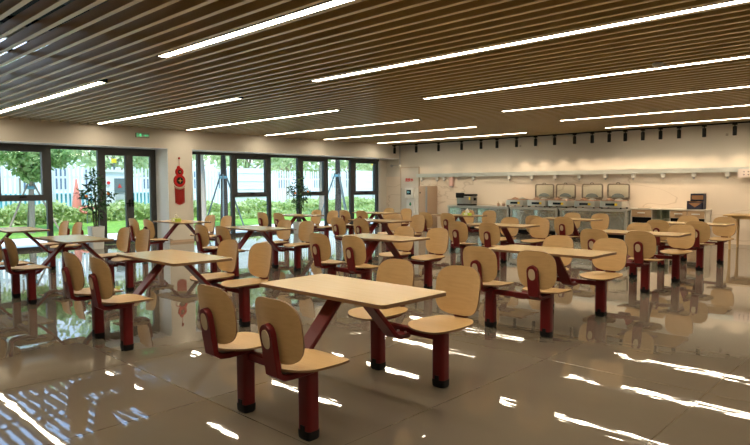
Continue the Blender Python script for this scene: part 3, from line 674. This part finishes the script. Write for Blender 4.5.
# water dispenser
wd_ = empty('water_dispenser', (-13.28, 15.98, 0), 'white drinking water dispenser with small screen and green drop mark', 'water dispenser')
MB().bevbox(-0.25, 0.22, -0.20, 0.34, 0, 1.33, 0.02).build('cabinet_body', white_pl, wd_)
MB().bevbox(-0.29, 0.10, -0.30, -0.18, 1.02, 1.36, 0.02).build('head_unit', white_pl, wd_)
MB().box(-0.20, 0.00, -0.306, -0.299, 1.13, 1.29).build('screen', screen_m, wd_, smooth=False)
MB().box(-0.16, -0.10, -0.309, -0.306, 1.18, 1.25).box(-0.08, -0.04, -0.309, -0.306, 1.2, 1.23).build('screen_icons', mat('icon_cyan', (0.2, 0.5, 0.6), 0.5), wd_, smooth=False)
MB().bevbox(-0.27, 0.08, -0.23, -0.19, 0.50, 0.95, 0.01).build('drip_panel', white_pl, wd_)
MB().loft([[(-0.09+0.045*k*math.cos(a), y_, 0.80+0.05*k*math.sin(a)+(0.03 if math.sin(a) > 0.95 else 0)) for a in [2*PI*j/20 for j in range(20)]] for y_, k in ((-0.231, 1), (-0.236, 0.95))]).build('green_drop_mark', green_m, wd_)
wc = empty('tall_cabinet', (-12.86, 16.0, 0), 'tall narrow tan cabinet standing right of the water dispenser', 'cabinet')
MB().bevbox(-0.19, 0.17, -0.20, 0.36, 0, 1.42, 0.01).build('cabinet_body', tan_m, wc)
MB().box(0.11, 0.172, -0.202, -0.18, 0.02, 1.40).build('edge_strip', alu, wc, smooth=False)
MB().box(-0.14, -0.10, -0.206, -0.199, 1.17, 1.22).build('lock', screen_m, wc, smooth=False)

# corner pipe with small fittings
cp = empty('corner_pipe', (-14.36, 16.34, 2.15), 'thin grey pipe dropping from the ceiling in the far corner, with a round fitting', 'pipe')
MB().tube([(0, 0, 0), (0, 0, ZC-2.15)], 0.022, 8).build('pipe', alu, cp)
MB().ball((0, 0, -0.01), 0.05, 10).build('round_fitting', white_pl, cp)
MB().tube([(-0.4, 0, 0.02), (0, 0, 0.02)], 0.012, 6).build('arm', alu, cp)
MB().ball((-0.4, 0, 0.0), 0.05, 10).build('small_camera', alu, cp)

# steel counters
def counter(x0, x1, label, nb):
    t = empty('steel_counter', ((x0+x1)/2, 15.7, 0), label, 'counter', 'steel serving counters'); h = (x1-x0)/2
    MB().box(-h, h, -0.03, 0.66, 0.765, 0.80).box(-h, h, -0.03, -0.02, 0.73, 0.765).build('countertop', steel, t, smooth=False)
    MB().box(-h+0.03, h-0.03, 0.03, 0.62, 0.14, 0.765).build('body', steel_panel, t, smooth=False)
    for k in range(nb):
        a = -h+0.04+(2*h-0.08)*k/nb; b_ = -h+0.04+(2*h-0.08)*(k+1)/nb
        d = MB().bevbox(a+0.03, b_-0.01, 0.008, 0.03, 0.17, 0.72, 0.005).build('door', steel_panel, t)
        MB().box((a+b_)/2-0.06, (a+b_)/2+0.06, -0.012, 0.008, 0.66, 0.675).build('door_handle', alu, d, smooth=False)
    for x in (-h+0.03, h-0.03):
        for y in (0.01, 0.6): MB().box(x-0.025, x+0.025, y-0.015, y+0.03, 0.0, 0.765).build('leg', steel, t, smooth=False)
    MB().box(-h+0.05, h-0.05, 0.08, 0.6, 0.02, 0.12).build('gap_shade', dark_void, t, smooth=False)  # black block standing in for the shade in the gap between the legs
counter(-11.75, -9.52, 'steel serving counter at the left, holding the rice cooker', 2)
counter(-9.46, -7.96, 'middle steel serving counter, left of the widest one', 2)
counter(-7.90, -6.05, 'steel serving counter at the right end beside the white cabinet', 2)

rc = empty('rice_cooker', (-11.2, 15.98, 0.80), 'squat steel rice cooker with black lid rim and handle on the left counter', 'rice cooker')
MB().bevbox(-0.30, 0.28, -0.18, 0.2, 0.04, 0.30, 0.06).build('cooker_body', mat('cooker_steel', (0.34, 0.33, 0.31), 0.3, 0.7), rc)
MB().bevbox(-0.29, 0.29, -0.17, 0.2, 0.30, 0.36, 0.06).build('lid', black, rc)
MB().bevbox(-0.31, -0.0, -0.20, -0.12, 0.24, 0.40, 0.03).build('latch', black, rc)
MB().bevbox(-0.29, 0.27, -0.17, 0.18, 0.0, 0.04, 0.04).build('base', black, rc)
MB().box(0.19, 0.25, -0.186, -0.179, 0.18, 0.26).build('sticker', yellow, rc, smooth=False)
MB().bevbox(0.28, 0.33, -0.05, 0.05, 0.16, 0.24, 0.01).build('side_handle', black, rc)
for i, (x, dy, lab) in enumerate(((-10.03, 0, 'leftmost of the small brown pots beside the first food warmer'), (-9.92, 0.1, 'second of the small brown pots beside the first food warmer'), (-9.82, -0.02, 'third of the small brown pots beside the first food warmer'), (-9.74, 0.08, 'small brown pot closest to the first food warmer'))):
    t = empty('condiment_pot', (x, 15.95+dy, 0.80), lab, 'pot', 'small pots on the counter')
    MB().lathe([(0.03, 0), (0.042, 0.03), (0.04, 0.08), (0.042, 0.09)], n_=12).build('pot', cop, t)
    MB().lathe([(0.043, 0.088), (0.02, 0.12), (0.008, 0.125), (0.012, 0.15)], n_=12).build('lid', cream, t)
def warmer(x, label, hood=True):
    t = empty('food_warmer', (x, 15.92, 0.80), label, 'food warmer', 'food warmers on the steel counters')
    MB().bevbox(-0.29, 0.29, -0.15, 0.34, 0.035, 0.20, 0.02).build('warmer_body', steel, t)
    for sx in (-1, 1):
        for sy in (-0.12, 0.3): MB().lathe([(0.028, 0), (0.022, 0.036)], sx*0.25, sy, 10).build('foot', black, t)
    MB().box(-0.14, 0.10, -0.158, -0.149, 0.085, 0.145).build('control_panel', screen_m, t, smooth=False)
    MB().box(0.105, 0.17, -0.160, -0.149, 0.085, 0.145).build('sticker', yellow, t, smooth=False)
    MB().bevbox(-0.27, 0.27, -0.13, 0.30, 0.20, 0.225, 0.03).build('tray_rim', cop, t)
    for k in range(2):
        MB().lathe([(0.09, 0.22), (0.095, 0.245), (0.05, 0.27), (0.012, 0.275), (0.016, 0.295)], -0.12+0.24*k, 0.08, 14).build('dish_lid', steel if k else cop, t)
    if hood:
        hd = MB()
        P = []
        for (a, b_) in rrect(0.285, 0.20, 0.05, 4): P.append((a, 0.34, 0.45+b_))
        for i in range(len(P)):
            hd.tube([P[i], P[(i+1) % len(P)]], 0.022, 6)
        hd.box(-0.27, -0.20, 0.31, 0.36, 0.0+0.2, 0.30); hd.box(0.20, 0.27, 0.31, 0.36, 0.2, 0.30)
        h_ = hd.build('raised_lid', mat('lid_steel', (0.26, 0.22, 0.18), 0.3, 0.7), t)
        MB().box(-0.265, 0.265, 0.338, 0.344, 0.27, 0.63).build('lid_window', glass, h_, smooth=False)
        MB().tube([(-0.05, 0.33, 0.655), (-0.03, 0.30, 0.69), (0.03, 0.30, 0.69), (0.05, 0.33, 0.655)], 0.008, 6).build('lid_handle', black, h_)
        MB().loft([[(0.17*k*math.cos(a), 0.30, 0.30+0.10*k*max(0, math.sin(a))) for a in [PI*j/12 for j in range(13)]], [(0.17*k*math.cos(a), 0.32, 0.30+0.10*k*max(0, math.sin(a))) for a in [PI*j/12 for j in range(13)]]] if (k := 1) else []).build('inner_cover', panel_gray, h_)
warmer(-9.36, 'leftmost steel food warmer, its lid closed', False)
warmer(-8.66, 'steel food warmer with raised lid, second from the left')
warmer(-8.0, 'steel food warmer with raised lid, in the middle of five')
warmer(-7.22, 'steel food warmer with raised lid, second from the right')
warmer(-6.50, 'rightmost steel food warmer with raised lid, next to the white cabinet')

# white sideboard
sb_ = empty('sideboard', (-5.16, 15.95, 0), 'white topped sideboard with pale wood drawers and open shelves', 'sideboard')
MB().box(-0.89, 0.91, -0.03, 0.42, 0.80, 0.83).build('worktop', cab_white, sb_, smooth=False)
MB().box(-0.89, -0.86, 0, 0.42, 0, 0.80).box(0.86, 0.89, 0, 0.42, 0, 0.80).box(-0.89, 0.89, 0.40, 0.42, 0, 0.8).box(-0.37, -0.35, 0, 0.4, 0, 0.8).box(0.06, 0.08, 0, 0.4, 0, 0.8).box(-0.86, 0.86, 0, 0.4, 0.05, 0.08).box(-0.86, -0.37, 0, 0.4, 0.44, 0.455).box(0.08, 0.86, 0, 0.4, 0.44, 0.455).build('carcass', cab_white, sb_, smooth=False)
MB().box(-0.35, 0.06, 0.36, 0.40, 0.08, 0.8).box(-0.16, -0.14, 0.02, 0.4, 0.08, 0.8).box(-0.35, 0.06, 0.02, 0.4, 0.55, 0.57).box(-0.35, 0.06, 0.02, 0.4, 0.30, 0.32).build('open_shelves', cab_green, sb_, smooth=False)
for (a, b_) in ((-0.86, -0.37), (0.08, 0.47), (0.475, 0.86)):
    d = MB().box(a+0.005, b_-0.005, -0.015, 0.02, 0.61, 0.79).build('drawer', cabinet_wood, sb_, smooth=False)
    MB().box((a+b_)/2-0.09, (a+b_)/2+0.09, -0.04, -0.015, 0.70, 0.725).build('handle', white_pl, d, smooth=False)
    MB().box(a+0.005, b_-0.005, 0.02, 0.06, 0.455, 0.60).build('slot_shade', dark_void, sb_, smooth=False)  # black block in the open slot, its shade put in as colour
    MB().box(a+0.005, b_-0.005, -0.012, 0.02, 0.09, 0.44).build('door', cabinet_wood, sb_, smooth=False)
cl_ = MB()
cl_.bevbox(-0.25, 0.05, -0.1, 0.12, 0, 0.018, 0.03); c_ = cl_.build('folded_cloth', cream, None, (-5.66, 16.12, 0.83)); tag(c_, 'folded cream cloth lying at the left end of the sideboard', 'cloth')
bx = empty('storage_rack', (-4.53, 16.10, 0.83), 'two tier navy and brown storage rack at the right end of the sideboard', 'rack')
MB().box(-0.18, 0.18, -0.12, 0.14, 0, 0.02).box(-0.18, -0.165, -0.12, 0.14, 0, 0.20).box(0.165, 0.18, -0.12, 0.14, 0, 0.20).box(-0.18, 0.18, 0.12, 0.14, 0, 0.20).box(-0.18, 0.18, -0.12, -0.105, 0, 0.17).build('lower_bin', navy, bx, smooth=False)
MB().add([(-0.15, -0.122, 0.15), (0.15, -0.122, 0.15), (0, -0.122, 0.05)], [(0, 1, 2)]).box(-0.14, 0.14, -0.1, 0.1, 0.12, 0.19).build('bin_contents', rattan, bx, smooth=False)
MB().box(-0.12, -0.105, -0.06, 0.14, 0.20, 0.38).box(0.165, 0.18, -0.06, 0.14, 0.20, 0.38).box(-0.12, 0.18, -0.06, 0.14, 0.22, 0.235).box(-0.12, 0.18, 0.12, 0.14, 0.2, 0.38).box(-0.12, 0.18, -0.06, -0.05, 0.34, 0.37).build('upper_bin', navy, bx, smooth=False)
MB().box(-0.10, 0.16, -0.045, 0.1, 0.235, 0.335).build('bin_contents', rattan, bx, smooth=False)

# oak table at the right edge
ok = empty('oak_table', (-3.05, 15.35, 0), 'oak dining table with round legs at the right edge by the marble wall', 'table')
MB().bevbox(-0.62, 0.75, -0.42, 0.42, 0.735, 0.765, 0.03).build('tabletop', oak, ok)
MB().box(-0.50, 0.65, -0.33, -0.31, 0.67, 0.735).box(-0.50, 0.65, 0.31, 0.33, 0.67, 0.735).box(-0.52, -0.50, -0.32, 0.32, 0.67, 0.735).box(0.65, 0.67, -0.32, 0.32, 0.67, 0.735).build('apron', oak, ok, smooth=False)
for sx, sy in ((-0.48, -0.34), (-0.48, 0.34), (0.62, -0.34), (0.62, 0.34)):
    MB().tube([(sx, sy, 0), (sx, sy, 0.50), (sx+0.015*(-1 if sx < 0 else 1), sy, 0.74)], [0.022, 0.03, 0.042], 12).build('leg', oak, ok)
# wall notice, upper right
ns = empty('wall_notice', (-3.33, YW-0.12, 1.69), 'small pinkish notice board with two rows of print at the right end of the ledge', 'notice')
MB().box(-0.36, 0.4, -0.012, 0.0, -0.10, 0.10).build('board', sign_m, ns, smooth=False)
rnd = random.Random(2)
for rw in (0.035, -0.035):
    for k in range(7):
        x = -0.26+k*0.09; lt = MB()
        lt.box(x, x+0.045, -0.015, -0.012, rw-0.004, rw+0.004); lt.box(x+0.018, x+0.026, -0.015, -0.012, rw-0.02, rw+0.02)
        if rnd.random() < 0.6: lt.box(x, x+0.045, -0.015, -0.012, rw+0.014, rw+0.02)
        lt.build('character', ink, ns, smooth=False)
for i, x in enumerate((-9.55, -3.98)):
    t = MB().bevbox(-0.03, 0.03, -0.015, 0, -0.03, 0.03, 0.008).build('wall_socket', mat('socket_grey', (0.4, 0.36, 0.3), 0.5), None, (x, YB, 2.62))
    tag(t, ('small square plate high on the back wall above the steel counters', 'small square plate high on the back wall near the right edge')[i], 'wall plate')
